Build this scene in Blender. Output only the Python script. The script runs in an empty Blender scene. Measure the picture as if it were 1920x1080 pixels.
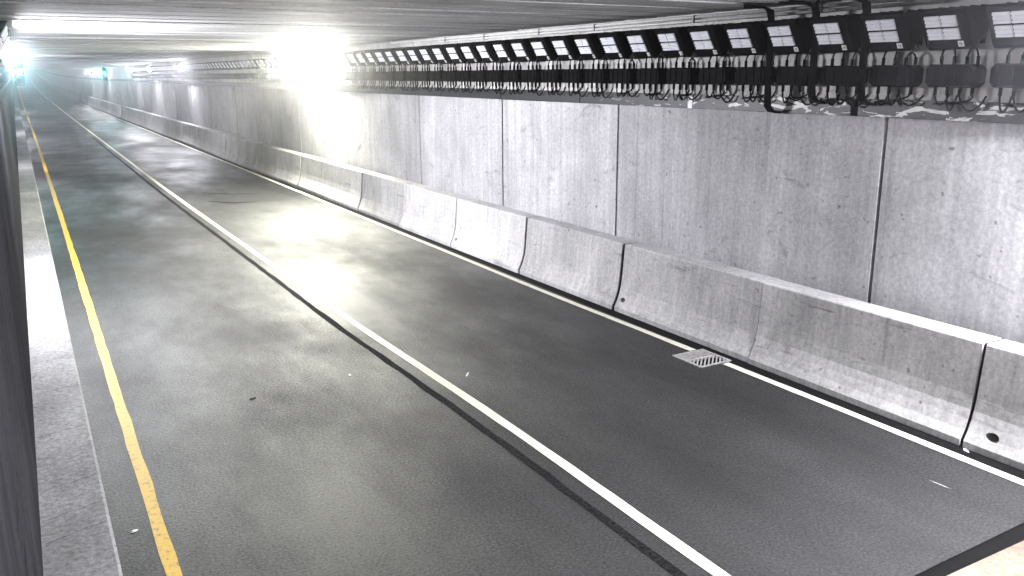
import bpy, bmesh, math, random
from mathutils import Matrix, Vector

random.seed(7)
scene = bpy.context.scene
col = scene.collection

# ------------------------------------------------------------------ camera, world, exposure
CAM_H = 3.77
cd = bpy.data.cameras.new("camera")
cam = bpy.data.objects.new("camera", cd)
col.objects.link(cam)
cd.sensor_width = 36.0
cd.lens = 36.0 * 1600.5 / 1920.0
cd.clip_start = 0.02
cd.clip_end = 2000.0
_R = ((0.86956062, 0.12545426, 0.47762491),
      (-0.49379137, 0.20940256, 0.84399091),
      (-0.00586638, 0.96974832, -0.24403645))
cam.matrix_world = Matrix(((_R[0][0], _R[0][1], -_R[0][2], 0.0),
                           (_R[1][0], _R[1][1], -_R[1][2], 0.0),
                           (_R[2][0], _R[2][1], -_R[2][2], CAM_H),
                           (0, 0, 0, 1)))
scene.camera = cam

world = bpy.data.worlds.new("World")
scene.world = world
world.use_nodes = True
bg = world.node_tree.nodes["Background"]
bg.inputs[0].default_value = (0.55, 0.6, 0.7, 1)
bg.inputs[1].default_value = 0.004            # night outside; the tunnel is lit by its own lamps

scene.view_settings.view_transform = 'Standard'
scene.view_settings.look = 'None'
scene.view_settings.gamma = 1.0
scene.view_settings.use_curve_mapping = False
scene.view_settings.exposure = 0.58

LAMP = 1500.0                                   # radiance of a lit LED panel
GLOW_HAZE = 0.0027  # density of the volume added for glow around the lamps

cy = scene.cycles
cy.use_denoising = True
try:
    cy.denoiser = 'OPENIMAGEDENOISE'
except Exception:
    pass
cy.max_bounces = 7
cy.diffuse_bounces = 5
cy.glossy_bounces = 3
cy.volume_bounces = 0
cy.sample_clamp_indirect = 6.0
cy.use_light_tree = True


# ------------------------------------------------------------------ helpers
def sag(y):
    """the tunnel runs level, then climbs out of a sag far ahead"""
    if y < 90.0:
        return 0.0
    a = 4.0e-5
    if y < 420.0:
        return a * (y - 90.0) ** 2
    return a * 330.0 ** 2 + 2 * a * 330.0 * (y - 420.0)


class MB:
    def __init__(self):
        self.v, self.f, self.mi = [], [], []

    def add(self, verts, faces, m=0):
        n = len(self.v)
        self.v += [tuple(p) for p in verts]
        self.f += [tuple(i + n for i in f) for f in faces]
        self.mi += [m] * len(faces)
        return self

    def box(self, x0, x1, y0, y1, z0, z1, m=0):
        return self.add([(x0, y0, z0), (x1, y0, z0), (x1, y1, z0), (x0, y1, z0),
                         (x0, y0, z1), (x1, y0, z1), (x1, y1, z1), (x0, y1, z1)],
                        [(0, 3, 2, 1), (4, 5, 6, 7), (0, 1, 5, 4), (1, 2, 6, 5), (2, 3, 7, 6), (3, 0, 4, 7)], m)

    def prism_y(self, prof, ys, m=0, cap=True, zfun=None):
        """profile of (x, z) pulled along y through the stations ys"""
        n = len(prof)
        vs = []
        for y in ys:
            dz = zfun(y) if zfun else 0.0
            vs += [(x, y, z + dz) for x, z in prof]
        fs = []
        for k in range(len(ys) - 1):
            for i in range(n):
                j = (i + 1) % n
                fs.append((k * n + i, k * n + j, (k + 1) * n + j, (k + 1) * n + i))
        if cap:
            fs.append(tuple(reversed(range(n))))
            fs.append(tuple((len(ys) - 1) * n + i for i in range(n)))
        return self.add(vs, fs, m)

    def tube(self, pts, r, seg=6, m=0):
        pts = [Vector(p) for p in pts]
        vs = []
        prev = None
        for i, p in enumerate(pts):
            t = (pts[min(i + 1, len(pts) - 1)] - pts[max(i - 1, 0)]).normalized()
            if prev is None:
                a = t.orthogonal().normalized()
            else:
                a = (prev - t * prev.dot(t)).normalized()
            prev = a
            b = t.cross(a)
            for k in range(seg):
                w = 2 * math.pi * k / seg
                vs.append(p + (a * math.cos(w) + b * math.sin(w)) * r)
        fs = []
        for i in range(len(pts) - 1):
            for k in range(seg):
                j = (k + 1) % seg
                fs.append((i * seg + k, i * seg + j, (i + 1) * seg + j, (i + 1) * seg + k))
        fs.append(tuple(reversed(range(seg))))
        fs.append(tuple((len(pts) - 1) * seg + k for k in range(seg)))
        return self.add(vs, fs, m)

    def mesh(self, name, mats, bevel=0.0, smooth=False):
        me = bpy.data.meshes.new(name)
        me.from_pydata(self.v, [], self.f)
        for mt in (mats if isinstance(mats, (list, tuple)) else [mats]):
            me.materials.append(mt)
        me.polygons.foreach_set("material_index", self.mi)
        bm = bmesh.new()
        bm.from_mesh(me)
        bmesh.ops.recalc_face_normals(bm, faces=bm.faces)
        if bevel > 0:
            es = [e for e in bm.edges if len(e.link_faces) == 2 and e.calc_face_angle(0) > 0.5]
            bmesh.ops.bevel(bm, geom=es, offset=bevel, segments=2, profile=0.6, affect='EDGES')
        if smooth:
            for f in bm.faces:
                f.smooth = True
        bm.to_mesh(me)
        bm.free()
        me.update()
        return me


def link(name, me, parent=None, loc=(0, 0, 0)):
    o = bpy.data.objects.new(name, me)
    col.objects.link(o)
    o.location = loc
    if parent is not None:
        o.parent = parent
    return o


def tag(o, label=None, cat=None, group=None, kind=None):
    if label: o["label"] = label
    if cat: o["category"] = cat
    if group: o["group"] = group
    if kind: o["kind"] = kind
    return o


def empty(name, loc=(0, 0, 0)):
    o = link(name, None, None, loc)
    o.empty_display_size = 0.1
    return o


def stations(y0, y1, near=2.0, far=6.0):
    ys = [y0]
    while ys[-1] < y1 - 1e-6:
        ys.append(min(y1, ys[-1] + (near if ys[-1] < 60 else far)))
    return ys


# ------------------------------------------------------------------ materials
class NT:
    def __init__(self, name):
        self.m = bpy.data.materials.new(name)
        self.m.use_nodes = True
        self.t = self.m.node_tree
        self.b = self.t.nodes["Principled BSDF"]
        self.geo = self.t.nodes.new("ShaderNodeNewGeometry")

    def n(self, kind, **kw):
        nd = self.t.nodes.new(kind)
        for k, v in kw.items():
            setattr(nd, k, v)
        return nd

    def l(self, a, b):
        self.t.links.new(a, b)

    def coord(self, scale=(1, 1, 1)):
        mp = self.n("ShaderNodeMapping")
        mp.inputs["Scale"].default_value = scale
        self.l(self.geo.outputs["Position"], mp.inputs["Vector"])
        return mp.outputs[0]

    def noise(self, scale=1.0, detail=3.0, rough=0.55, stretch=(1, 1, 1), dist=0.0):
        nd = self.n("ShaderNodeTexNoise")
        nd.inputs["Scale"].default_value = scale
        nd.inputs["Detail"].default_value = detail
        nd.inputs["Roughness"].default_value = rough
        nd.inputs["Distortion"].default_value = dist
        self.l(self.coord(stretch), nd.inputs["Vector"])
        return nd.outputs[0]

    def remap(self, s, a, b, c, d, smooth=False):
        nd = self.n("ShaderNodeMapRange")
        if smooth: nd.interpolation_type = 'SMOOTHSTEP'
        for k, v in zip(("From Min", "From Max", "To Min", "To Max"), (a, b, c, d)):
            nd.inputs[k].default_value = v
        self.l(s, nd.inputs["Value"])
        return nd.outputs[0]

    def math(self, op, a, b):
        nd = self.n("ShaderNodeMath", operation=op)
        for i, s in enumerate((a, b)):
            if isinstance(s, (int, float)): nd.inputs[i].default_value = s
            else: self.l(s, nd.inputs[i])
        return nd.outputs[0]

    def prod(self, *ss):
        r = ss[0]
        for s in ss[1:]:
            r = self.math('MULTIPLY', r, s)
        return r

    def tint(self, rgb, val):
        nd = self.n("ShaderNodeMix", data_type='RGBA', blend_type='MULTIPLY')
        nd.inputs["Factor"].default_value = 1.0
        nd.inputs["A"].default_value = (*rgb, 1)
        self.l(val, nd.inputs["B"])
        return nd.outputs["Result"]

    def mix(self, fac, a, b):
        nd = self.n("ShaderNodeMix", data_type='RGBA')
        self.l(fac, nd.inputs["Factor"])
        for k, s in (("A", a), ("B", b)):
            if isinstance(s, tuple): nd.inputs[k].default_value = (*s, 1)
            else: self.l(s, nd.inputs[k])
        return nd.outputs["Result"]

    def base(self, s):
        if isinstance(s, tuple): self.b.inputs["Base Color"].default_value = (*s, 1)
        else: self.l(s, self.b.inputs["Base Color"])

    def rough(self, s):
        if isinstance(s, (int, float)): self.b.inputs["Roughness"].default_value = s
        else: self.l(s, self.b.inputs["Roughness"])

    def bump(self, h, strength=0.3, dist=0.01):
        nd = self.n("ShaderNodeBump")
        nd.inputs["Strength"].default_value = strength
        nd.inputs["Distance"].default_value = dist
        self.l(h, nd.inputs["Height"])
        self.l(nd.outputs[0], self.b.inputs["Normal"])

    def objrand(self, lo, hi):
        oi = self.n("ShaderNodeObjectInfo")
        return self.remap(oi.outputs["Random"], 0, 1, lo, hi)


def concrete(name, rgb, streak=(5, 5, 0.3), amp=0.28, grain=0.3, grain_scale=55, rnd=0.1, rough=0.75, spots=True, scuff=(1.3, 1.3, 2.6)):
    t = NT(name)
    st = t.remap(t.noise(1.0, 4, 0.6, streak, 0.3), 0.3, 0.7, 1 - amp, 1 + amp)
    bl = t.remap(t.noise(0.8, 5, 0.65, (1, 1, 0.8), 0.5), 0.34, 0.66, 0.80, 1.18)
    g = t.noise(grain_scale * .35, 6, 0.8)
    gr = t.remap(g, 0.3, 0.7, 1 - grain, 1 + grain)
    v = t.prod(st, bl, gr, t.objrand(1 - rnd, 1 + rnd))
    if spots:
        ru = t.remap(t.noise(1.0, 3, 0.6, (7, 7, 0.13)), 0.62, 0.74, 1.0, 0.72)
        sc = t.remap(t.noise(1.0, 5, 0.7, scuff, 0.8), 0.60, 0.72, 1.0, 0.5)
        v = t.prod(v, ru, sc)
        sp = t.remap(t.noise(9, 2, 0.5), 0.70, 0.76, 1.0, 0.45)
        v = t.prod(v, sp)
    t.base(t.tint(rgb, v))
    t.rough(rough)
    t.b.inputs['Specular IOR Level'].default_value = 0.12
    t.bump(g, 0.25, 0.006)
    return t.m


def plain(name, rgb, rough=0.5, metal=0.0, var=0.15, scale=20):
    t = NT(name)
    t.base(t.tint(rgb, t.remap(t.noise(scale, 3, 0.6), 0.3, 0.7, 1 - var, 1 + var)))
    t.rough(rough)
    t.b.inputs["Metallic"].default_value = metal
    return t.m


def emitter(name, rgb, strength):
    t = NT(name)
    t.base((0.8, 0.8, 0.8))
    t.b.inputs["Emission Color"].default_value = (*rgb, 1)
    t.b.inputs["Emission Strength"].default_value = strength
    t.m.cycles.emission_sampling = 'FRONT'
    return t.m


def asphalt_mat(name, lo, hi, scale=38, rough=(0.30, 0.62), bumpd=0.010):
    t = NT(name)
    g = t.noise(scale, 4, 0.75)
    fine = t.remap(g, 0.41, 0.61, lo, hi)
    worn = t.remap(t.noise(1.0, 4, 0.6, (1.1, 0.10, 1)), 0.32, 0.68, 0.62, 1.4)
    blot = t.remap(t.noise(0.55, 4, 0.6), 0.3, 0.7, 0.75, 1.25)
    stones = t.remap(t.noise(70, 1, 0.5), 0.66, 0.74, 1.0, 5.0)
    v = t.prod(fine, worn, blot, stones)
    t.base(t.tint((1.0, 0.99, 1.0), v))
    r = t.math('ADD', t.remap(t.noise(0.55, 5, 0.65, (1.0, 0.45, 1)), 0.34, 0.64, rough[0], rough[1]),
               t.remap(g, 0.3, 0.7, 0.16, -0.12))
    t.rough(r)
    t.b.inputs["Specular IOR Level"].default_value = 0.42
    t.bump(g, 1.0, bumpd * 1.6)
    return t.m


M = {}
M['asphalt'] = asphalt_mat("asphalt", 0.001, 0.027)
M['seam'] = asphalt_mat("seam_asphalt", 0.001, 0.030, 30, (0.9, 1.0), 0.02)
M['seam'].node_tree.nodes["Principled BSDF"].inputs["Specular IOR Level"].default_value = 0.08
M['gutter'] = asphalt_mat("gutter_dirt_shade", 0.002, 0.008, 40, (0.95, 1.0), 0.006)  # near-black gutter dirt with the barrier-foot shadow painted into its colour
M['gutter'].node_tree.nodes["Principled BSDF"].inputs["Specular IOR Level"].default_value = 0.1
M['barrier'] = concrete("barrier_concrete", (0.46, 0.452, 0.448), (9, 9, 0.6), 0.15, 0.32, 60, 0.16, scuff=(2.0, 1.1, 7.0))
M['wall'] = concrete("wall_concrete", (0.42, 0.415, 0.425), (10, 10, 0.35), 0.15, 0.30, 50, 0.12)
M['upper'] = concrete("painted_upper_wall", (0.48, 0.47, 0.455), (3, 3, 0.5), 0.16, 0.16, 50, 0.02)
M['leftwall'] = concrete("shade_darkened_concrete", (0.036, 0.036, 0.039), (4, 4, 0.3), 0.3, 0.3, 45, 0.05)  # darkness put into the base colour to imitate shade on the left
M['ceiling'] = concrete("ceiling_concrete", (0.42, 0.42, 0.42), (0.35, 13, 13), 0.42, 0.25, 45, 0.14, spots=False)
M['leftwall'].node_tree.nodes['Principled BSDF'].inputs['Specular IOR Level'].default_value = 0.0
M['walkway'] = concrete("walkway_concrete", (0.30, 0.30, 0.30), (1.5, 0.5, 1), 0.25, 0.6, 60, 0.02)
M['apron'] = concrete("apron_concrete", (0.20, 0.15, 0.115), (2, 2, 2), 0.2, 0.4, 60, 0.02)
M['joint'] = plain("joint_filler", (0.008, 0.008, 0.008), 0.9)
M["joint"].node_tree.nodes["Principled BSDF"].inputs["Specular IOR Level"].default_value = 0.02
M['black'] = plain("black_powder_coat", (0.004, 0.004, 0.0045), 0.55)
M['driver'] = plain("black_driver_case", (0.005, 0.005, 0.0055), 0.6, 0, 0.5, 60)
M['cable'] = plain("black_cable", (0.004, 0.004, 0.004), 0.6)
for _k in ('black', 'driver', 'cable'):
    M[_k].node_tree.nodes['Principled BSDF'].inputs['Specular IOR Level'].default_value = 0.02
M['steel'] = plain("galvanised_steel", (0.55, 0.55, 0.54), 0.4, 0.7)
M['pipe'] = plain("painted_conduit", (0.62, 0.62, 0.60), 0.45)
M['plate'] = plain("white_label", (0.8, 0.8, 0.78), 0.5)
M['led'] = plain("led_cover", (0.78, 0.79, 0.84), 0.3, 0.0, 0.06, 30)
M['lit_cool'] = emitter("lit_led_cool", (0.93, 0.93, 1.0), LAMP)
M['lit_warm'] = emitter("lit_led_warm", (1.0, 0.985, 0.84), LAMP * 0.66)
M['lit_dim'] = emitter("lit_led_dimmed", (0.95, 0.95, 1.0), LAMP * 0.75)
M['green'] = emitter("green_signal_light", (0.002, 1.0, 0.97), 210.0)
M['dark_lens'] = plain("dark_signal_lens", (0.03, 0.012, 0.01), 0.25)
M['iron'] = plain("grate_iron", (0.42, 0.41, 0.40), 0.5, 0.3, 0.4)
M['scrap'] = plain("pale_scrap", (0.75, 0.75, 0.72), 0.6)
M['dark_scrap'] = plain("dark_scrap", (0.01, 0.01, 0.01), 0.6)


def paint_mat(name, rgb, worn_rgb, lo, hi):
    t = NT(name)
    w = t.remap(t.noise(13, 6, 0.8), lo, hi, 0.0, 1.0)
    g = t.remap(t.noise(60, 2, 0.6), 0.3, 0.7, 0.85, 1.1)
    t.base(t.mix(w, t.tint(rgb, g), worn_rgb))
    t.rough(0.6)
    return t.m


M['white_line'] = paint_mat("white_road_paint", (0.72, 0.72, 0.54), (0.09, 0.09, 0.085), 0.57, 0.72)
M['edge_line'] = paint_mat("edge_road_paint", (0.72, 0.71, 0.58), (0.08, 0.08, 0.075), 0.56, 0.70)
M['yellow_line'] = paint_mat("yellow_road_paint", (0.74, 0.48, 0.045), (0.16, 0.13, 0.08), 0.53, 0.66)


def tray_mat():
    t = NT("peeling_tray_cover")
    g = t.remap(t.noise(40, 3, 0.6), 0.3, 0.7, 0.6, 1.5)
    peel = t.remap(t.noise(1.0, 4, 0.6, (1.5, 1.6, 6.0), 1.2), 0.565, 0.59, 0.0, 1.0)
    sep = t.n("ShaderNodeSeparateXYZ")
    t.l(t.geo.outputs["Position"], sep.inputs[0])
    near = t.remap(sep.outputs["Y"], 9.2, 12.5, 1.0, 0.0)      # only the near covers have lost their coating
    t.base(t.mix(t.prod(peel, near), t.tint((0.028, 0.028, 0.03), g), (0.72, 0.72, 0.70)))
    t.rough(0.5)
    return t.m


M['tray'] = tray_mat()

# ------------------------------------------------------------------ dimensions
Y0, Y1 = -14.0, 540.0
XW = 8.75                  # face of the right wall
XL = -0.27                 # face of the left wall
ZC = 4.585                 # underside of the ceiling
ZTRAY0, ZTRAY1 = 3.245, 3.452
PITCH = 0.72
YK0 = 7.18                 # centre of luminaire k = 0 (right row)

# ------------------------------------------------------------------ road
GX0, GX1, GY0, GY1 = 7.38, 7.93, 8.02, 8.60      # opening of the drain
YJ = 3.575                                        # the apron joint
XG = 7.865                                        # asphalt meets the gutter with shadow in its colour

m = MB()
ys = [YJ, 5.0, 6.5, GY0, GY1] + stations(10.5, Y1)
xs = [0.2, 2.0, 4.0, 6.0, GX0, XG]
vid = {}
for iy, y in enumerate(ys):
    for ix, x in enumerate(xs):
        vid[ix, iy] = len(m.v)
        m.v.append((x, y + 0.028 * (x - 6.3) * (1 if iy == 0 else 0), sag(y)))
for iy in range(len(ys) - 1):
    for ix in range(len(xs) - 1):
        if abs(ys[iy] - GY0) < 1e-6 and ix == len(xs) - 2:
            continue
        m.f.append((vid[ix, iy], vid[ix + 1, iy], vid[ix + 1, iy + 1], vid[ix, iy + 1]))
        m.mi.append(0)
tag(link("road", m.mesh("road", M['asphalt'])), kind='structure')

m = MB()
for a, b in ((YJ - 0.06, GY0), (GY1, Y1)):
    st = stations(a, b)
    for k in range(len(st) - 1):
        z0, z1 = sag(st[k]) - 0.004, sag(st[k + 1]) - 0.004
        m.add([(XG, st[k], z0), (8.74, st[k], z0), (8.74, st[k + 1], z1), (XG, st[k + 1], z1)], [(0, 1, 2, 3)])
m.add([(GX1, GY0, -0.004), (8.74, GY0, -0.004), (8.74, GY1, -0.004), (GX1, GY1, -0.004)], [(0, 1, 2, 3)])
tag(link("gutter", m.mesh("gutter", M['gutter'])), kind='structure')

# the pit below the grate
m = MB()
x0, x1, y0, y1, zb = GX0, GX1, GY0, GY1, -0.45
m.add([(x0, y0, 0), (x1, y0, 0), (x1, y1, 0), (x0, y1, 0), (x0, y0, zb), (x1, y0, zb), (x1, y1, zb), (x0, y1, zb)],
      [(0, 1, 5, 4), (1, 2, 6, 5), (2, 3, 7, 6), (3, 0, 4, 7), (4, 5, 6, 7)])
tag(link("drain_pit", m.mesh("drain_pit", M['joint'])), kind='structure')

# pale concrete apron in the near corner and its dark joint
m = MB()
m.box(0.2, 8.74, Y0, YJ - 0.15, -0.2, 0.004)
o = link("concrete_pavement", m.mesh("apron", M['apron']))
tag(o, kind='structure')
m = MB()
m.add([(0.2, YJ - 0.155, -0.012), (8.0, YJ - 0.155, -0.012), (8.0, YJ + 0.10, -0.012), (0.2, YJ + 0.10, -0.012)], [(0, 1, 2, 3)])
tag(link("pavement_joint", m.mesh("pavement_joint", M['joint'])), kind='structure')

# ------------------------------------------------------------------ markings
CEN = [(3.62, 4.275), (8.3, 4.277), (10.3, 4.205), (12.9, 4.142), (15.9, 4.135), (21.2, 4.10), (26, 4.07), (32.3, 4.06),
       (41, 4.10), (54, 4.15), (70, 4.2), (110, 4.35), (200, 4.6), (300, 5.0), (540, 5.4)]
RED = [(3.64, 7.79), (6, 7.80), (9.4, 7.775), (12.8, 7.725), (15.8, 7.76), (26, 7.78), (60, 7.80), (540, 7.80)]
YEL = [(3.6, 0.59), (8.3, 0.612), (12, 0.62), (19, 0.65), (32, 0.69), (60, 0.75), (540, 0.8)]


def interp(P, y):
    for (a, xa), (b, xb) in zip(P, P[1:]):
        if y <= b:
            t = max(0.0, (y - a) / (b - a))
            return xa + (xb - xa) * t
    return P[-1][1]


def smooth_interp(P, y, w=1.5):
    return sum(interp(P, y + d * w) for d in (-1, -0.5, 0, 0.5, 1)) / 5


def line(name, P, wd, mat, off=0.0, z=0.004, spans=((3.63, Y1),), jit=0.004):
    m = MB()
    for a, b in spans:
        st = stations(a, b, 0.35, 5.0)
        ring = []
        for y in st:
            x = smooth_interp(P, y) + off
            h = wd / 2
            ring.append(((x - h + random.uniform(-jit, jit), y, sag(y) + z), (x + h + random.uniform(-jit, jit), y, sag(y) + z)))
        for p, q in zip(ring, ring[1:]):
            m.add([p[0], p[1], q[1], q[0]], [(0, 1, 2, 3)])
    return tag(link(name, m.mesh(name, mat)), kind='structure')


line("white_lane_line", CEN, 0.118, M['white_line'])
line("white_edge_line", RED, 0.112, M['edge_line'], spans=((3.63, GY0 - 0.03), (GY1 + 0.03, Y1)))
line("yellow_edge_line", YEL, 0.115, M['yellow_line'], jit=0.008)
line("road_seam", CEN, 0.10, M['seam'], off=-0.28, z=0.002, spans=((3.63, 60.0),), jit=0.010)

def crack(pts, w, z=0.003, j=.012):
    mm = MB()
    P = []
    for (xa, ya), (xb, yb) in zip(pts, pts[1:]):
        for q in range(6):
            t_ = q / 6
            P.append((xa + (xb - xa) * t_ + random.uniform(-j, j), ya + (yb - ya) * t_ + random.uniform(-j, j)))
    P.append(pts[-1])
    for i in range(len(P) - 1):
        (xa, ya), (xb, yb) = P[i], P[i + 1]
        d = Vector((xb - xa, yb - ya)).normalized()
        n = Vector((-d.y, d.x))
        wa = w * (0.3 + 0.7 * math.sin(math.pi * i / (len(P) - 1)))
        wb = w * (0.3 + 0.7 * math.sin(math.pi * (i + 1) / (len(P) - 1)))
        mm.add([(xa - n.x * wa, ya - n.y * wa, z), (xb - n.x * wb, yb - n.y * wb, z), (xb + n.x * wb, yb + n.y * wb, z), (xa + n.x * wa, ya + n.y * wa, z)], [(0, 1, 2, 3)])
    return mm


for pts, w in (([(4.75, 27.4), (5.3, 26.6), (6.0, 26.4)], .10), ([(5.0, 29.5), (5.7, 28.6), (6.5, 28.4)], .07),
               ([(5.6, 24.6), (6.1, 24.2)], .06)):
    tag(link("road_crack", crack(pts, w).mesh("road_crack", M['seam'])), kind='structure')
for pts, w in (([(7.08, 4.50), (7.10, 4.28)], .003),):
    tag(link("scrape_mark", crack(pts, w, j=.001).mesh("scrape_mark", M['scrap'])), kind='structure')

# ------------------------------------------------------------------ left walkway with kerb
m = MB()
m.prism_y([(XL - 0.2, -0.2), (0.25, -0.2), (0.25, 0.125), (0.225, 0.15), (XL - 0.2, 0.15)], stations(Y0, Y1, 3.0, 6.0), 0, True, sag)
tag(link("kerb", m.mesh("kerb", M['walkway'])), kind='structure')
# shrinkage cracks across the walkway
m = MB()
for y in (7.24, 7.64, 8.24, 8.81, 9.6, 11.0, 12.3, 14.6, 17.1):
    pts = []
    for i in range(8):
        x = -0.25 + i * 0.066
        pts.append((x, y + 0.10 * (x / 0.3) + random.uniform(-0.015, 0.015)))
    for (xa, ya), (xb, yb) in zip(pts, pts[1:]):
        m.add([(xa, ya - .003, .152), (xb, yb - .003, .152), (xb, yb + .003, .152), (xa, ya + .003, .152)], [(0, 1, 2, 3)])
tag(link("kerb_cracks", m.mesh("kerb_cracks", M['joint'])), kind='structure')

# ------------------------------------------------------------------ walls made of cast panels
PY = [-9.6, -4.4, 1.4, 6.615, 11.80, 15.82, 20.13, 25.7, 30.8, 35.7, 41.4, 47.5]
while PY[-1] < 168:
    PY.append(PY[-1] + 5.2 + 0.5 * math.sin(PY[-1]))


def wall(side):
    right = side > 0
    t = empty("tunnel_wall", (XW if right else XL, 4.0, 0))
    tag(t, "pale concrete tunnel wall of tall cast panels behind the row of barriers" if right else
        "concrete wall, shade painted into its colour, along the walkway at the left edge", "wall")
    lx, ly = t.location.x, t.location.y

    def put(name, mm, mat, bevel=0.0):
        o = link(name, mm.mesh(name, mat, bevel), t)
        o.matrix_parent_inverse = Matrix.Translation((-lx, -ly, 0))
        return o
    xa, xb = (XW, XW + 0.2) if right else (XL - 0.2, XL)
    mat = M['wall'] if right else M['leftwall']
    g = 0.024
    for a, b in zip(PY, PY[1:]):
        mm = MB()
        s0, s1 = sag(a), sag(b)
        zt = ZTRAY0 if right else 3.25
        w = random.uniform(0, 0.006)
        xa2, xb2 = (xa - w, xb) if right else (xa, xb + w)
        vs = [(xa2, a + g, s0 - .1), (xb2, a + g, s0 - .1), (xb2, b - g, s1 - .1), (xa2, b - g, s1 - .1),
              (xa2, a + g, s0 + zt), (xb2, a + g, s0 + zt), (xb2, b - g, s1 + zt), (xa2, b - g, s1 + zt)]
        mm.add(vs, [(0, 3, 2, 1), (4, 5, 6, 7), (0, 1, 5, 4), (1, 2, 6, 5), (2, 3, 7, 6), (3, 0, 4, 7)])
        put("wall_panel", mm, mat, 0.004)
    # dark filler seen in the joints
    mm = MB()
    fx = (XW + 0.05, XW + 0.19) if right else (XL - 0.19, XL - 0.05)
    mm.prism_y([(fx[0], -.05), (fx[1], -.05), (fx[1], 3.2), (fx[0], 3.2)], stations(Y0, 170, 4, 6), 0, True, sag)
    put("joint_filler", mm, M['joint'])
    # the rest of the wall, too far to tell its panels apart
    mm = MB()
    mm.prism_y([(xa, -.1), (xb, -.1), (xb, 3.245), (xa, 3.245)], stations(PY[-1] + .02, Y1, 6, 8), 0, True, sag)
    put("far_wall", mm, mat)
    mm = MB()
    if not right:
        xa, xb = xa - .2, xb - .2                # the left wall steps back above its panels
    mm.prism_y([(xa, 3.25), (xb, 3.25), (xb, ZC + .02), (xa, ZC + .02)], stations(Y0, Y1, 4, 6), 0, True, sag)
    put("upper_wall", mm, M['upper'] if right else M['leftwall'])


wall(1)
wall(-1)

# ------------------------------------------------------------------ ceiling of transverse concrete beams
ceil = empty("ceiling", (4.2, 4.0, ZC))
tag(ceil, kind='structure')


def ceil_part(name, mm, mat, bevel=0.0):
    o = link(name, mm.mesh(name, mat, bevel), ceil)
    o.matrix_parent_inverse = Matrix.Translation((-4.2, -4.0, -ZC))
    return o


y = -13.2
k = 0
while y < 172:
    wdt = 0.86
    gap = 0.27 if k % 4 == 0 else random.choice((0.08, 0.14, 0.18))
    dz = random.uniform(-0.008, 0.008)
    mm = MB()
    s = sag(y + wdt / 2)
    mm.box(XL - .38, XW + .18, y, y + wdt - gap, ZC + dz + s, ZC + .42 + s)
    ceil_part("ceiling_beam", mm, M['ceiling'], 0.012)
    y += wdt
    k += 1
mm = MB()
mm.prism_y([(XL - .38, ZC), (XW + .18, ZC), (XW + .18, ZC + .4), (XL - .38, ZC + .4)], stations(y, Y1, 6, 8), 0, True, sag)
ceil_part("far_slab", mm, M['ceiling'])
mm = MB()
mm.prism_y([(XL - .4, ZC + .44), (XW + .2, ZC + .44), (XW + .2, ZC + .6), (XL - .4, ZC + .6)], stations(Y0, Y1, 6, 8), 0, True, sag)
ceil_part("deck_slab", mm, M['joint'])

# ------------------------------------------------------------------ concrete barriers
BX = 8.05
PROF = [(BX, 0.0), (BX, 0.075), (BX + 0.05, 0.17), (BX + 0.09, 0.28), (BX + 0.118, 0.38), (BX + 0.138, 0.52), (BX + 0.185, 1.075), (BX + 0.20, 1.09), (8.545, 1.09), (8.56, 1.075), (8.64, 0.0)]
BLEN = 3.048


def barrier_mesh(holes):
    mm = MB()
    mm.prism_y(PROF, [0.022, BLEN * .25, BLEN * .5, BLEN * .75, BLEN - 0.022])
    me = mm.mesh("concrete_barrier", M['barrier'], 0.006)
    if holes:
        cut = MB()
        for (yy, zz, r) in holes:
            n = 12
            vs = [(BX - .1, yy + r * 1.15 * math.cos(2 * math.pi * i / n), zz + r * .8 * math.sin(2 * math.pi * i / n)) for i in range(n)]
            vs += [(BX + .30, v[1], v[2]) for v in vs]
            cut.add(vs, [tuple(range(n)), tuple(range(2 * n - 1, n - 1, -1))] +
                    [(i, (i + 1) % n, n + (i + 1) % n, n + i) for i in range(n)])
        cme = cut.mesh("lifting_hole_cut", M['joint'])
        o1 = bpy.data.objects.new("tmp_barrier", me)
        o2 = bpy.data.objects.new("tmp_cut", cme)
        col.objects.link(o1)
        col.objects.link(o2)
        md = o1.modifiers.new("b", 'BOOLEAN')
        md.operation = 'DIFFERENCE'
        md.object = o2
        md.solver = 'EXACT'
        bpy.context.view_layer.update()
        dg = bpy.context.evaluated_depsgraph_get()
        me = bpy.data.meshes.new_from_object(o1.evaluated_get(dg))
        me.name = "concrete_barrier"
        bpy.data.objects.remove(o1)
        bpy.data.objects.remove(o2)
    return me


bm_plain = barrier_mesh([])
mm = MB()
mm.prism_y([(x + .022 if x < 8.4 else x - .02, max(0, z - (.014 if z > 1 else 0))) for x, z in PROF], [-.020, .020])
shade_plate_me = mm.mesh("joint_shade_plate", M['joint'])  # recessed dark plate added to keep the barrier gaps black
BY = 4.805
ORD = ["first", "second", "third", "fourth", "fifth", "sixth", "seventh", "eighth", "ninth", "tenth", "eleventh", "twelfth",
       "thirteenth", "fourteenth", "fifteenth", "sixteenth", "seventeenth", "eighteenth", "nineteenth", "twentieth",
       "twenty-first", "twenty-second", "twenty-third", "twenty-fourth", "twenty-fifth", "twenty-sixth", "twenty-seventh",
       "twenty-eighth", "twenty-ninth", "thirtieth"]
BLAB = {-1: "concrete barrier cut off by the right edge, round dark hole at its foot",
        0: "long grey concrete barrier with a chipped foot just right of the drain grate",
        1: "pale concrete barrier standing right behind the drain grate",
        2: "pale concrete barrier without a hole, just left of the one behind the grate",
        3: "whitest concrete barrier with a small dark hole near its far lower corner",
        4: "bright concrete barrier next beyond the one with the small dark hole",
        5: "bright concrete barrier where the lit stretch turns grey"}
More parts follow.
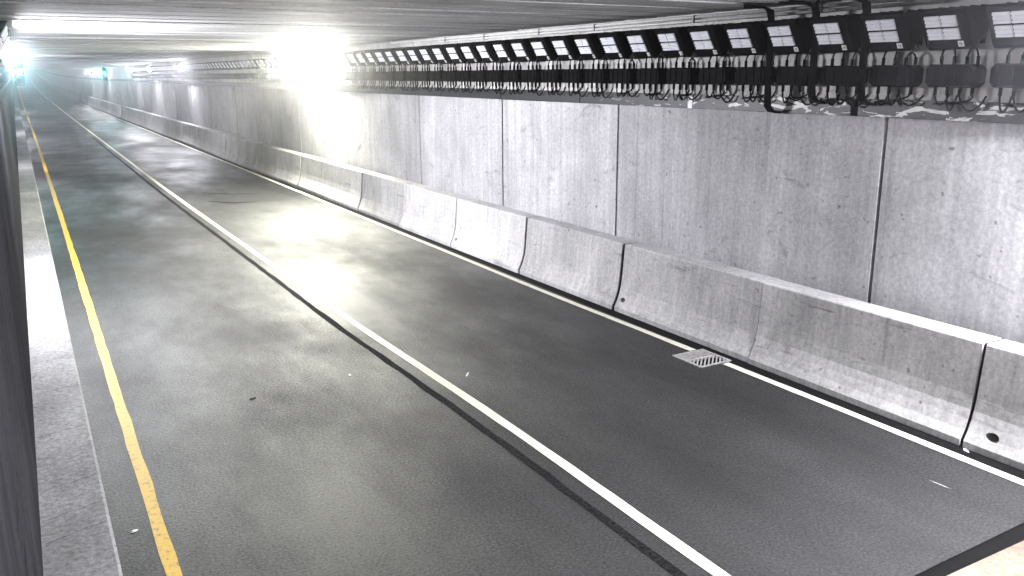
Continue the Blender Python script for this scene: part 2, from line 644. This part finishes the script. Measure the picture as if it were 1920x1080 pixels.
holes = {-1: [(BLEN - .28, .19, .062)], 1: [(BLEN - .16, .20, .05)], 3: [(BLEN - .17, .20, .045)], 7: [(BLEN - .2, .2, .04)], 9: [(BLEN - .2, .2, .04)]}
n_b = 0
i = -3
while BY + i * BLEN < 168:
    yb = BY + i * BLEN
    if i == -3 or i == -2:
        pass
    me = barrier_mesh(holes[i]) if i in holes else bm_plain
    o = link("concrete_barrier", me, None, (random.uniform(-.012, .012), yb, sag(yb + BLEN / 2)))
    o.rotation_euler = (math.atan(sag(yb + BLEN) - sag(yb)) / BLEN if yb > 88 else 0, 0, random.uniform(-.003, .003))
    if i in BLAB:
        lab = BLAB[i]
    elif i < -1:
        lab = "concrete barrier beside the camera, out past the right edge"
    elif i < 16:
        lab = "grey concrete barrier, %s along the row counted from the drain grate" % ORD[i - 1]
    else:
        lab = "small far concrete barrier in the climbing end of the row"
    tag(o, lab, "barrier", "concrete barriers along the right wall")
    link("joint_shade_plate", shade_plate_me, o)
    i += 1
m = MB()
ye = BY + i * BLEN
m.prism_y([(a, b) for a, b in PROF], stations(ye, Y1, 6, 8), 0, True, sag)
o = link("barrier_row", m.mesh("barrier_row", M['barrier']))
tag(o, "unbroken far run of concrete barriers climbing out of sight", "barrier", kind='stuff')

# ------------------------------------------------------------------ drain grate
g = empty("drain_grate", (GX0, GY0, 0))
tag(g, "square pale metal drain grate in the road against the barriers", "drain grate")


def gpart(name, mm, mat=None):
    o = link(name, mm.mesh(name, mat or M['iron'], 0.003), g)
    o.matrix_parent_inverse = Matrix.Translation((-GX0, -GY0, 0))
    return o


mm = MB()
fw = 0.035
zt = 0.012
mm.box(GX0 + .002, GX1 - .002, GY0 + .002, GY0 + fw, -.03, zt)
mm.box(GX0 + .002, GX1 - .002, GY1 - fw, GY1 - .002, -.03, zt)
mm.box(GX0 + .002, GX0 + fw, GY0 + fw, GY1 - fw, -.03, zt)
mm.box(GX1 - fw, GX1 - .002, GY0 + fw, GY1 - fw, -.03, zt)
gpart("frame", mm)
ymid = GY0 + 0.28
mm = MB()
mm.box(GX0 + fw, GX1 - fw, ymid, ymid + .03, -.025, zt - .002)
gpart("cross_bar", mm)


def slant(name, ya, yb, sgn, pitch, wd):
    """45 degree bars clipped to one half of the frame"""
    xa, xb = GX0 + fw, GX1 - fw
    c0 = xa - (yb - ya) - .05
    while c0 < xb + (yb - ya) + .05:
        poly = [(c0, ya), (c0 + wd, ya), (c0 + wd + sgn * (yb - ya), yb), (c0 + sgn * (yb - ya), yb)]
        for lim, keep in ((xa, 1), (xb, -1)):
            out = []
            for (p, q) in zip(poly, poly[1:] + poly[:1]):
                pin, qin = keep * (p[0] - lim) >= 0, keep * (q[0] - lim) >= 0
                if pin: out.append(p)
                if pin != qin:
                    t_ = (lim - p[0]) / (q[0] - p[0])
                    out.append((lim, p[1] + t_ * (q[1] - p[1])))
            poly = out
            if len(poly) < 3: break
        if len(poly) >= 3:
            n = len(poly)
            mm = MB()
            mm.add([(x, y, zt - .003) for x, y in poly] + [(x, y, zt - .022) for x, y in poly],
                   [tuple(range(n)), tuple(range(2 * n - 1, n - 1, -1))] + [(i, (i + 1) % n, n + (i + 1) % n, n + i) for i in range(n)])
            o = link(name, mm.mesh(name, M['iron']), g)
            o.matrix_parent_inverse = Matrix.Translation((-GX0, -GY0, 0))
        c0 += pitch


slant("bar", GY0 + fw, ymid, 1, .068, .030)
slant("thin_bar", ymid + .03, GY1 - fw, -1, .046, .018)

# ------------------------------------------------------------------ cable tray under the floodlights
tray = empty("cable_tray", (XW, 7.05, ZTRAY0))
tag(tray, "long grey cable tray with peeling white covers along the wall top under the drivers", "cable tray")
y = 7.05 - 2.93 * 6
while y < 168:
    mm = MB()
    g_ = 0.012
    s = sag(y + 1.4)
    xf = XW - .035 - random.uniform(0, .006)
    mm.box(xf, XW - .001, y + g_, y + 2.93 - g_, ZTRAY0 + .002 + s, ZTRAY1 + s)
    o = link("tray_cover", mm.mesh("tray_cover", M['tray'], 0.004), tray)
    o.matrix_parent_inverse = Matrix.Translation((-XW, -7.05, -ZTRAY0))
    if abs(y - 9.98) < .2 or abs(y - 7.05) < .2:
        mm = MB()
        mm.box(xf - .006, xf - .0005, y - .05, y + .05, ZTRAY0 + .004 + s, ZTRAY1 - .003 + s)
        o = link("splice_plate", mm.mesh("splice_plate", M['plate'] if y > 9 else M['black'], 0.002), tray)
        o.matrix_parent_inverse = Matrix.Translation((-XW, -7.05, -ZTRAY0))
    y += 2.93
mm = MB()
mm.prism_y([(XW - .03, ZTRAY0), (XW - .001, ZTRAY0), (XW - .001, ZTRAY1), (XW - .03, ZTRAY1)], stations(y + .02, Y1, 6, 8), 0, True, sag)
o = link("far_cover", mm.mesh("far_cover", M['tray']), tray)
o.matrix_parent_inverse = Matrix.Translation((-XW, -7.05, -ZTRAY0))

# ------------------------------------------------------------------ floodlights
# local frame: origin on the wall, x points into the tunnel (mirrored for the right row), y along it, z up (z = 0 at 4.18 m)
FZ = 4.18
TILT = math.radians(30)
FACE_X = 0.40                       # middle of the tilted face, from the wall


def face_pt(u, v, d=0.0):
    """u along the tunnel, v up the tilted face, d out of the face"""
    nx, nz = math.cos(TILT), -math.sin(TILT)
    return (FACE_X + v * math.sin(TILT) + d * nx, u, v * math.cos(TILT) + d * nz)


def mirror(vs, sx):
    return [(p[0] * sx, p[1], p[2]) for p in vs]


def housing_mesh(sx):
    mm = MB()
    h = 0.205
    pf = [face_pt(0, -h), face_pt(0, h)]
    prof = [(pf[0][0], pf[0][2]), (pf[1][0], pf[1][2]), (pf[1][0] - .06, pf[1][2] + .035), (0.16, .20), (0.05, .13), (0.05, -.03), (0.17, -.12),
            (pf[0][0] - .05, pf[0][2] - .03)]
    prof = [(x * sx, z) for x, z in prof]
    mm.prism_y(prof, [-.265, .265])
    return mm.mesh("housing", M['black'], 0.03)


def fins(mm, sx):
    for q in range(5):
        yy = -.24 + q * .115
        mm.box(min(.02 * sx, .2 * sx), max(.02 * sx, .2 * sx), yy - .01, yy + .01, .16, .235)


def module_mesh(sx, mat, cu, cv, w=.165, h=.125):
    """one LED block of three ribbed bars"""
    mm = MB()
    n = 3
    vs, fs = [], []
    rows = []
    for q in range(n):
        v0 = cv - h / 2 + h * q / n
        v1 = cv - h / 2 + h * (q + 1) / n
        rows += [(v0 + .003, .004), (v0 + .008, .020), (v1 - .008, .020), (v1 - .003, .004)]
    for v, d in rows:
        vs += [face_pt(cu - w / 2, v, d), face_pt(cu + w / 2, v, d)]
    for q in range(len(rows) - 1):
        fs.append((2 * q, 2 * q + 1, 2 * q + 3, 2 * q + 2))
    top = len(vs)
    b = [face_pt(cu - w / 2, rows[0][0], -.004), face_pt(cu + w / 2, rows[0][0], -.004), face_pt(cu + w / 2, rows[-1][0], -.004), face_pt(cu - w / 2, rows[-1][0], -.004)]
    vs += b
    last = 2 * (len(rows) - 1)
    fs.append(tuple([2 * q for q in range(len(rows))] + [top + 3, top]))
    fs.append(tuple([2 * q + 1 for q in range(len(rows))] + [top + 2, top + 1]))
    fs.append((0, 1, top + 1, top))
    fs.append((last, last + 1, top + 2, top + 3))
    mm.add(mirror(vs, sx), fs)
    return mm.mesh("led_module", mat)


CU = (-.105, .075)
CUO = .035
CV = (-.052, .090)


def light_data(sx):
    D = {}
    D['housing'] = housing_mesh(sx)
    mm = MB()
    fins(mm, sx)
    mm.box(min(0, .06 * sx), max(0, .06 * sx), -.20, -.14, -.14, .16)
    mm.box(min(0, .06 * sx), max(0, .06 * sx), .12, .18, -.14, .16)
    D['bracket'] = mm.mesh("bracket", M['black'], 0.0)
    D['mod'] = [module_mesh(sx, M['led'], cu + CUO, cv) for cu in CU for cv in CV]
    mm = MB()
    mm.add(mirror([face_pt(-.175, -.195, .008), face_pt(-.115, -.195, .008), face_pt(-.115, -.135, .008), face_pt(-.175, -.135, .008),
                   face_pt(-.175, -.195, -.006), face_pt(-.115, -.195, -.006), face_pt(-.115, -.135, -.006), face_pt(-.175, -.135, -.006)], sx),
           [(0, 1, 2, 3), (7, 6, 5, 4), (0, 4, 5, 1), (1, 5, 6, 2), (2, 6, 7, 3), (3, 7, 4, 0)])
    # printed dark mark on the tag
    a, b, c, d = -.163, -.132, -.181, -.150
    mm.add(mirror([face_pt(a, c, .010), face_pt(b, c, .010), face_pt(b, d, .010), face_pt(a, d, .010)], sx), [(0, 1, 2, 3)], 1)
    mm.add(mirror([face_pt(a + .007, c + .007, .012), face_pt(b - .007, c + .007, .012), face_pt(b - .007, d - .007, .012), face_pt(a + .007, d - .007, .012)], sx),
           [(0, 1, 2, 3)], 0)
    D['tag'] = mm.mesh("label_tag", [M['plate'], M['black']])
    # one-mesh version for the far, small ones
    far = {}
    for key, mat in (('off', M['led']), ('cool', M['lit_cool']), ('warm', M['lit_warm']), ('dim', M['lit_dim'])):
        mm = MB()
        h = .205
        pf = [face_pt(0, -h), face_pt(0, h)]
        prof = [(pf[0][0], pf[0][2]), (pf[1][0], pf[1][2]), (0.16, .20), (0.03, .13), (0.03, -.10), (0.14, -.19)]
        mm.prism_y([(x * sx, z) for x, z in prof], [-.30, .265])
        for cu in CU:
            for cv in CV:
                u, v = cu + CUO, cv
                mm.add(mirror([face_pt(u - .082, v - .062, .012), face_pt(u + .082, v - .062, .012), face_pt(u + .082, v + .062, .012), face_pt(u - .082, v + .062, .012),
                               face_pt(u - .082, v - .062, -.01), face_pt(u + .082, v - .062, -.01), face_pt(u + .082, v + .062, -.01), face_pt(u - .082, v + .062, -.01)], sx),
                       [(0, 1, 2, 3), (7, 6, 5, 4), (0, 4, 5, 1), (1, 5, 6, 2), (2, 6, 7, 3), (3, 7, 4, 0)], 1)
        me = mm.mesh("floodlight", [M['black'], mat])
        far[key] = me
    D['far'] = far
    D['lit'] = {k: [module_mesh(sx, M['lit_' + k], cu + CUO, cv) for cu in CU for cv in CV] for k in ('cool', 'warm', 'dim')}
    return D


LD = {-1: light_data(-1), 1: light_data(1)}


def floodlight(side, k, lit=None, detail=True, label=None, group=None):
    """side +1 right row (faces -x), -1 left row"""
    sx = -1 if side > 0 else 1
    y = YK0 + PITCH * k
    x = XW if side > 0 else XL - 0.2
    loc = (x, y, FZ + sag(y))
    D = LD[sx]
    if detail:
        t = empty("floodlight", loc)
        for nm, me in (("housing", D['housing']), ("bracket", D['bracket']), ("label_tag", D['tag'])):
            link(nm, me, t)
        for me in (D['lit'][lit] if lit else D['mod']):
            link("led_module", me, t)
    else:
        t = link("floodlight", D['far'][lit or 'off'], None, loc)
    yaw = random.uniform(-.03, .03)
    if lit and side > 0 and k > 0:
        yaw += 0.33                       # lit ones turned towards the viewer to widen their glare
    t.rotation_euler = (0, 0, yaw)
    tag(t, label, "floodlight", group)
    return t


RIGHT_LIT = {-7: 'cool', -6: 'cool', -5: 'cool', 63: 'cool', 82: 'dim', 97: 'dim', 131: 'dim', 161: 'dim'}  # the two nearest are added as lit to brighten the near road
GLARE = list(range(26, 32))                 # the lit run that shows as one yellowish glare
for k in GLARE:
    RIGHT_LIT[k] = 'warm'
RLIT_LAB = {-7: "added lit floodlight, nearest of three past the right edge of the view",
            -6: "added lit floodlight, middle one of three past the right edge of the view",
            -5: "farthest of three lit white floodlights past the right edge of the view",
            63: "brightest white lit floodlight beyond the small far stretch of dark ones",
            82: "small dimmer lit floodlight next beyond the brightest white one of the right row",
            97: "small dimmer lit floodlight second beyond the brightest white one of the right row",
            131: "small lit floodlight right of the far green signal in the right row",
            161: "tiny lit floodlight farthest along the right row"}
for k in GLARE:
    RLIT_LAB[k] = "lit yellowish floodlight, %s of six from the near end of the glaring run" % ORD[k - 26]
RGROUP, LGROUP = "floodlights in the right wall's row", "floodlights in the left wall's row"
for k in list(range(-7, 99)) + [131, 161]:
    lit = RIGHT_LIT.get(k)
    y = YK0 + PITCH * k
    if lit:
        lab = RLIT_LAB[k]
    elif k < -3:
        lab = "unlit black floodlight beyond the right edge of the view"
    elif k == -3:
        lab = "unlit floodlight cut off at the right edge of the view"
    elif k <= 17:
        lab = "unlit black floodlight, %s from the right edge in the row along the ceiling" % ORD[k + 3]
    elif k < 26:
        lab = "unlit floodlight, %s back towards the camera from the yellowish glare" % ORD[25 - k]
    elif k < 62:
        lab = "small unlit floodlight in the far stretch just beyond the yellowish glare"
    else:
        lab = "tiny unlit floodlight among the farthest lit ones of the right row"
    floodlight(1, k, lit, k <= 25, lab, RGROUP)

LEFT_LIT = {12: 'cool', 13: 'cool', 14: 'cool', 46: 'dim', 80: 'dim', 114: 'dim', 148: 'dim'}  # the two after the nearest are added as lit to brighten lane and barriers
for k in list(range(6, 60)) + [80, 114, 148]:
    lit = LEFT_LIT.get(k)
    if lit:
        lab = {               13: "added lit white floodlight just beyond the nearest lit one on the left wall",
               14: "added lit white floodlight, farthest of the three lit nearest together on the left wall",
               12: "lit white floodlight nearest in the left wall's row",
               46: "lit white floodlight, second lit one along the left wall",
               80: "small lit floodlight, third lit one along the left wall",
               114: "small lit floodlight, fourth lit one along the left wall",
               148: "tiny lit floodlight, farthest lit one along the left wall"}[k]
    elif k < 12:
        lab = "unlit black floodlight nearer than the first lit one on the left wall"
    else:
        lab = "unlit black floodlight beyond the first lit one on the left wall"
    floodlight(-1, k, lit, False, lab, LGROUP)

# ------------------------------------------------------------------ driver boxes with their cable loops
DZ = 3.715


def driver_data(sx):
    mm = MB()
    c = .05
    w, h = .288, .118
    prof = [(-w, -h + c), (-w + c, -h), (w - c, -h), (w, -h + c), (w, h - c), (w - c, h), (-w + c, h), (-w, h - c)]
    n = len(prof)
    vs = [(0.01 * sx, a, b) for a, b in prof] + [(0.17 * sx, a, b) for a, b in prof] + [(0.20 * sx, a * .93, b * .88) for a, b in prof]
    fs = [(i, (i + 1) % n, n + (i + 1) % n, n + i) for i in range(n)] + [(n + i, n + (i + 1) % n, 2 * n + (i + 1) % n, 2 * n + i) for i in range(n)]
    fs += [tuple(range(n)), tuple(range(2 * n, 3 * n))]
    mm.add(vs, fs)
    for q in range(4):                       # cooling ribs
        yy = -.2 + q * .13
        mm.box(min(.198 * sx, .212 * sx), max(.198 * sx, .212 * sx), yy - .02, yy + .02, -.09, .09)
    case = mm.mesh("case", M['driver'])
    far = mm.mesh("driver_box", M['driver'])
    gl = []
    for yy, zz in ((.17, 1), (.02, 1), (-.12, 1), (-.24, 1), (.2, -1), (.06, -1), (-.08, -1), (-.22, -1)):
        mm = MB()
        mm.tube([(.1 * sx, yy, zz * .112), (.1 * sx, yy, zz * .20)], .019, 8)
        gl.append(mm.mesh("cable_gland", M['black'], 0, True))
    return dict(case=case, far=far, glands=gl)


DD = {-1: driver_data(-1), 1: driver_data(1)}


def arc(p, q, h, n=9, dx=0.0):
    p, q = Vector(p), Vector(q)
    out = []
    for i in range(n):
        t = i / (n - 1)
        s = math.sin(math.pi * t) ** 0.7
        out.append(p.lerp(q, t) + Vector((dx * s, 0, h * s)))
    return out


def bez(p, a, b, q, n=9):
    p, a, b, q = map(Vector, (p, a, b, q))
    return [p * (1 - t) ** 3 + a * 3 * t * (1 - t) ** 2 + b * 3 * t * t * (1 - t) + q * t ** 3 for t in [i / (n - 1) for i in range(n)]]


def cable_meshes(sx, seed):
    rnd = random.Random(seed)
    j = lambda s=.03: rnd.uniform(-s, s)
    X = .1 * sx
    out = []
    r = .011
    # feeds up to the floodlight
    for y0, y1 in ((.17, .06 + j()), (.02, -.02 + j())):
        mm = MB()
        mm.tube(bez((X, y0, .19), (X, y0, .30), (X, y1 + j(.08), .27), (.22 * sx, y1, .36)), r)
        out.append(mm.mesh("cable", M['cable'], 0, True))
    # loop on top
    mm = MB()
    mm.tube(arc((X, -.12, .19), (X, -.24, .19), .09 + j(.03)), r)
    out.append(mm.mesh("cable", M['cable'], 0, True))
    # loops below, drooping to the tray
    ends = [(.2, .06), (.06, -.08 + j()), (-.08, -.22)]
    for q, (a, b) in enumerate(ends):
        mm = MB()
        d = -.10 - rnd.uniform(0, .06)
        mm.tube([(X, a, -.19)] + arc((X, a, -.20), (X - .03 * sx, b + (-.14 if q == 2 else j(.05)), -.20), d, 9, .02 * sx), r)
        out.append(mm.mesh("cable", M['cable'], 0, True))
    mm = MB()
    mm.tube(bez((X, -.22, -.19), (X, -.22 + j(.1), -.29), (X, .1 + j(.2), -.27), (.03 * sx, .30 + j(.1), -.30), 11), r)
    out.append(mm.mesh("cable", M['cable'], 0, True))
    return out


variants = [cable_meshes(-1, s) for s in range(7)]
DGROUP = "driver boxes under the right wall's floodlights"
for k in range(-6, 99):
    y = YK0 + .03 + PITCH * k
    loc = (XW, y, DZ + sag(y))
    if k <= 24:
        t = empty("driver_box", loc)
        link("case", DD[-1]['case'], t)
        for me in DD[-1]['glands']:
            link("cable_gland", me, t)
        for me in variants[k % 7]:
            link("cable", me, t)
    else:
        t = link("driver_box", DD[-1]['far'], None, loc)
    t.rotation_euler = (random.uniform(-.02, .02), 0, 0)
    if k < -3:
        lab = "black driver box with cable loops beyond the right edge of the view"
    elif k == -3:
        lab = "black driver box cut off at the right edge of the view"
    elif k <= 17:
        lab = "black driver box with cable loops, %s from the right edge, under its floodlight" % ORD[k + 3]
    elif k < 28:
        lab = "black driver box, %s back towards the camera from the yellowish glare" % ORD[27 - k]
    elif k < 63:
        lab = "small black driver box in the far stretch just beyond the yellowish glare"
    else:
        lab = "tiny black driver box under the farthest lit floodlights of the right row"
    tag(t, lab, "driver box", DGROUP)
for k in range(6, 30):
    y = YK0 + PITCH * k
    t = link("driver_box", DD[1]['far'], None, (XL - .2, y, DZ))
    tag(t, "black driver box low under the left wall's floodlights", "driver box", "driver boxes under the left wall's floodlights")

# ------------------------------------------------------------------ black cable risers and conduits
for q, (yy, lab) in enumerate(((8.25, "thick black cable riser left of the other two, between floodlights"),
                               (7.53, "thick black cable riser in the middle of three between floodlights"),
                               (6.81, "thick black cable riser right of the other two, with a forked top"))):
    t = empty("cable_riser", (XW, yy, ZTRAY1))
    tag(t, lab, "cable riser", "black cable risers from tray to ceiling")
    r_ = random.Random(q)
    for s in range(4):
        mm = MB()
        o_ = (s - 1.5) * .028
        sw = r_.uniform(-.25, .3)
        b_ = -.20 if q == 0 else -.06
        pts = [(-.04, o_, b_), (-.17, o_, b_ + .02), (-.235, o_, b_ + .08), (-.25, o_ * .8, .14), (-.255, o_ * .8, .45), (-.255, o_ * .8, .9), (-.29, o_, 1.06),
               (-.38, o_ + sw * .3, 1.105), (-.50 - .10 * s, o_ + sw, 1.112)]
        fine = []
        for a, b in zip(pts, pts[1:]):
            for u in (0, .5):
                fine.append(Vector(a).lerp(Vector(b), u))
        fine.append(Vector(pts[-1]))
        mm.tube(fine, .017, 7)
        link("cable", mm.mesh("cable", M['cable'], 0, True), t)
    mm = MB()
    mm.box(-.29, -.001, -.07, .07, .33, .355)
    link("cable_clamp", mm.mesh("cable_clamp", M['black'], .003), t)

for q, (zz, xx, ya, yb, lab) in enumerate(((4.540, XW - .085, 6.0, 21.5, "upper white conduit running under the ceiling above the floodlights"),
                                           (4.485, XW - .085, 6.0, 18.6, "lower white conduit running under the ceiling above the floodlights"))):
    t = empty("conduit", (xx, ya, zz))
    tag(t, lab, "conduit pipe", "white conduits above the floodlights")
    mm = MB()
    L_ = yb - ya
    pts = [(0, 0, 0), (0, L_ * .5, -.004), (0, L_, 0)]
    pts += [(0, L_ + .06, .01), (0, L_ + .09, .04 if q else .05)]
    mm.tube(pts, .021, 8)
    link("pipe", mm.mesh("pipe", M['pipe'], 0, True), t)
    for yy in (1.6, 3.9, 6.4, 8.2, 10.4, 12.3):
        if yy < L_:
            mm = MB()
            mm.box(-.026, .085, yy - .012, yy + .012, -.025, .025)
            link("pipe_clamp", mm.mesh("pipe_clamp", M['black'], .003), t)

# ------------------------------------------------------------------ vertical white pipe on the far wall
for yy, lab in ((41.0, "left one of two thin pale pipes standing on the far wall"), (41.45, "right one of two thin pale pipes standing on the far wall")):
    t = empty("downpipe", (XW - .06, yy, 0))
    tag(t, lab, "pipe", "thin pipes on the far wall")
    mm = MB()
    mm.tube([(0, 0, 0.0), (0, 0, 1.6), (0, 0, 3.2)], .045, 8)
    link("pipe", mm.mesh("pipe", M['pipe'], 0, True), t)
    for zz in (1.2, 2.6):
        mm = MB()
        mm.box(-.055, .058, -.055, .055, zz, zz + .05)
        link("pipe_clamp", mm.mesh("pipe_clamp", M['pipe'], .003), t)

# ------------------------------------------------------------------ green lane signals
def signal(x, y, z, lab, hang):
    t = empty("traffic_signal", (x, y, z + sag(y)))
    tag(t, lab, "traffic signal", "green signals over the road")
    mm = MB()
    mm.box(-.19, .19, 0, .2, -.56, .56)
    link("housing", mm.mesh("housing", M['black'], .02), t)
    for q, zz in enumerate((.36, 0, -.36)):
        mm = MB()
        n = 14
        r = .155
        vs = [(r * math.cos(2 * math.pi * i / n), -.012, zz + r * math.sin(2 * math.pi * i / n)) for i in range(n)] + [(0, -.05, zz)]
        mm.add(vs, [(i, (i + 1) % n, n) for i in range(n)])
        o = link("lens", mm.mesh("lens", M['green'] if q == 1 else M['dark_lens']), t)
        o["label"] = "lit green lens" if q == 1 else "dark unlit lens"
        mm = MB()
        n = 16                            # closed tunnel visor
        c_ = [(.172 * math.cos(2 * math.pi * i / n), .172 * math.sin(2 * math.pi * i / n)) for i in range(n)]
        for (xa, za), (xb, zb) in zip(c_, c_[1:] + c_[:1]):
            mm.add([(xa, 0, zz + za), (xb, 0, zz + zb), (xb, -.26, zz + zb), (xa, -.26, zz + za)], [(0, 1, 2, 3)])
        link("visor", mm.mesh("visor", M['black']), t)
    mm = MB()
    mm.tube([(0, .1, .55), (0, .1, ZC - z + .01)], .03, 8)
    link("hanger", mm.mesh("hanger", M['black'], 0, True), t)
    return t


signal(7.5, 90.0, 3.95, "far green signal glowing beside the right wall", True)
signal(0.23, 40.0, 3.93, "green signal glowing at the left end of the tunnel view", True)

# ------------------------------------------------------------------ small scraps on the road
def scrap(name, x, y, sx, sy, h, mat, rot, lab, cat):
    mm = MB()
    n = 7
    vs, top = [], []
    r_ = random.Random(int(x * 100))
    for i in range(n):
        w = 2 * math.pi * i / n
        k_ = r_.uniform(.7, 1.1)
        vs.append((sx * k_ * math.cos(w), sy * k_ * math.sin(w), 0))
        top.append((sx * k_ * .8 * math.cos(w), sy * k_ * .8 * math.sin(w), h * r_.uniform(.6, 1)))
    mm.add(vs + top, [tuple(range(n)), tuple(range(n, 2 * n))] + [(i, (i + 1) % n, n + (i + 1) % n, n + i) for i in range(n)])
    o = link(name, mm.mesh(name, mat), None, (x, y, 0.001))
    o.rotation_euler = (0, 0, rot)
    tag(o, lab, cat)


scrap("paper_scrap", 7.99, 4.72, .05, .02, .012, M['scrap'], 1.2, "pale scrap lying at the foot of the barriers near the right edge", "litter")
scrap("stick", 4.62, 9.35, .10, .012, .012, M['scrap'], .9, "thin pale stick lying on the dark right lane", "litter")
scrap("rubber_scrap", 2.02, 9.9, .05, .02, .015, M['dark_scrap'], .4, "small black rubber scrap lying on the left lane", "litter")
scrap("pebble", 3.3, 10.1, .02, .02, .015, M['scrap'], .4, "small white pebble left of the lane line", "pebble")
scrap("leaf_scrap", 0.42, 7.3, .035, .02, .012, M['scrap'], .4, "pale scrap in the strip left of the yellow line", "litter")

# ------------------------------------------------------------------ the end of the bore, out of sight past the climb, and behind the camera
m = MB()
m.box(XL - .2, XW + .2, Y1 - .5, Y1 - .3, sag(Y1) - 2, sag(Y1) + 6)
o = link("end_wall", m.mesh("end_wall", M['leftwall']))
tag(o, kind='structure')

# ------------------------------------------------------------------ scattering volume added to imitate lens glow around the lamps
if GLOW_HAZE > 0:
    m = MB()
    m.box(XL - 3, XW + 3, Y0 - 4, Y1 + 6, -1.2, sag(Y1) + 8)
    t = bpy.data.materials.new("glow_haze")
    t.use_nodes = True
    nt = t.node_tree
    for nd in list(nt.nodes):
        if nd.type != 'OUTPUT_MATERIAL':
            nt.nodes.remove(nd)
    out = [nd for nd in nt.nodes if nd.type == 'OUTPUT_MATERIAL'][0]
    pv = nt.nodes.new("ShaderNodeVolumePrincipled")
    pv.inputs["Color"].default_value = (0.93, 0.94, 1.0, 1)
    pv.inputs["Density"].default_value = GLOW_HAZE
    pv.inputs["Anisotropy"].default_value = 0.94
    nt.links.new(pv.outputs[0], out.inputs["Volume"])
    o = link("glow_haze", m.mesh("glow_haze", t))
    tag(o, kind='stuff')
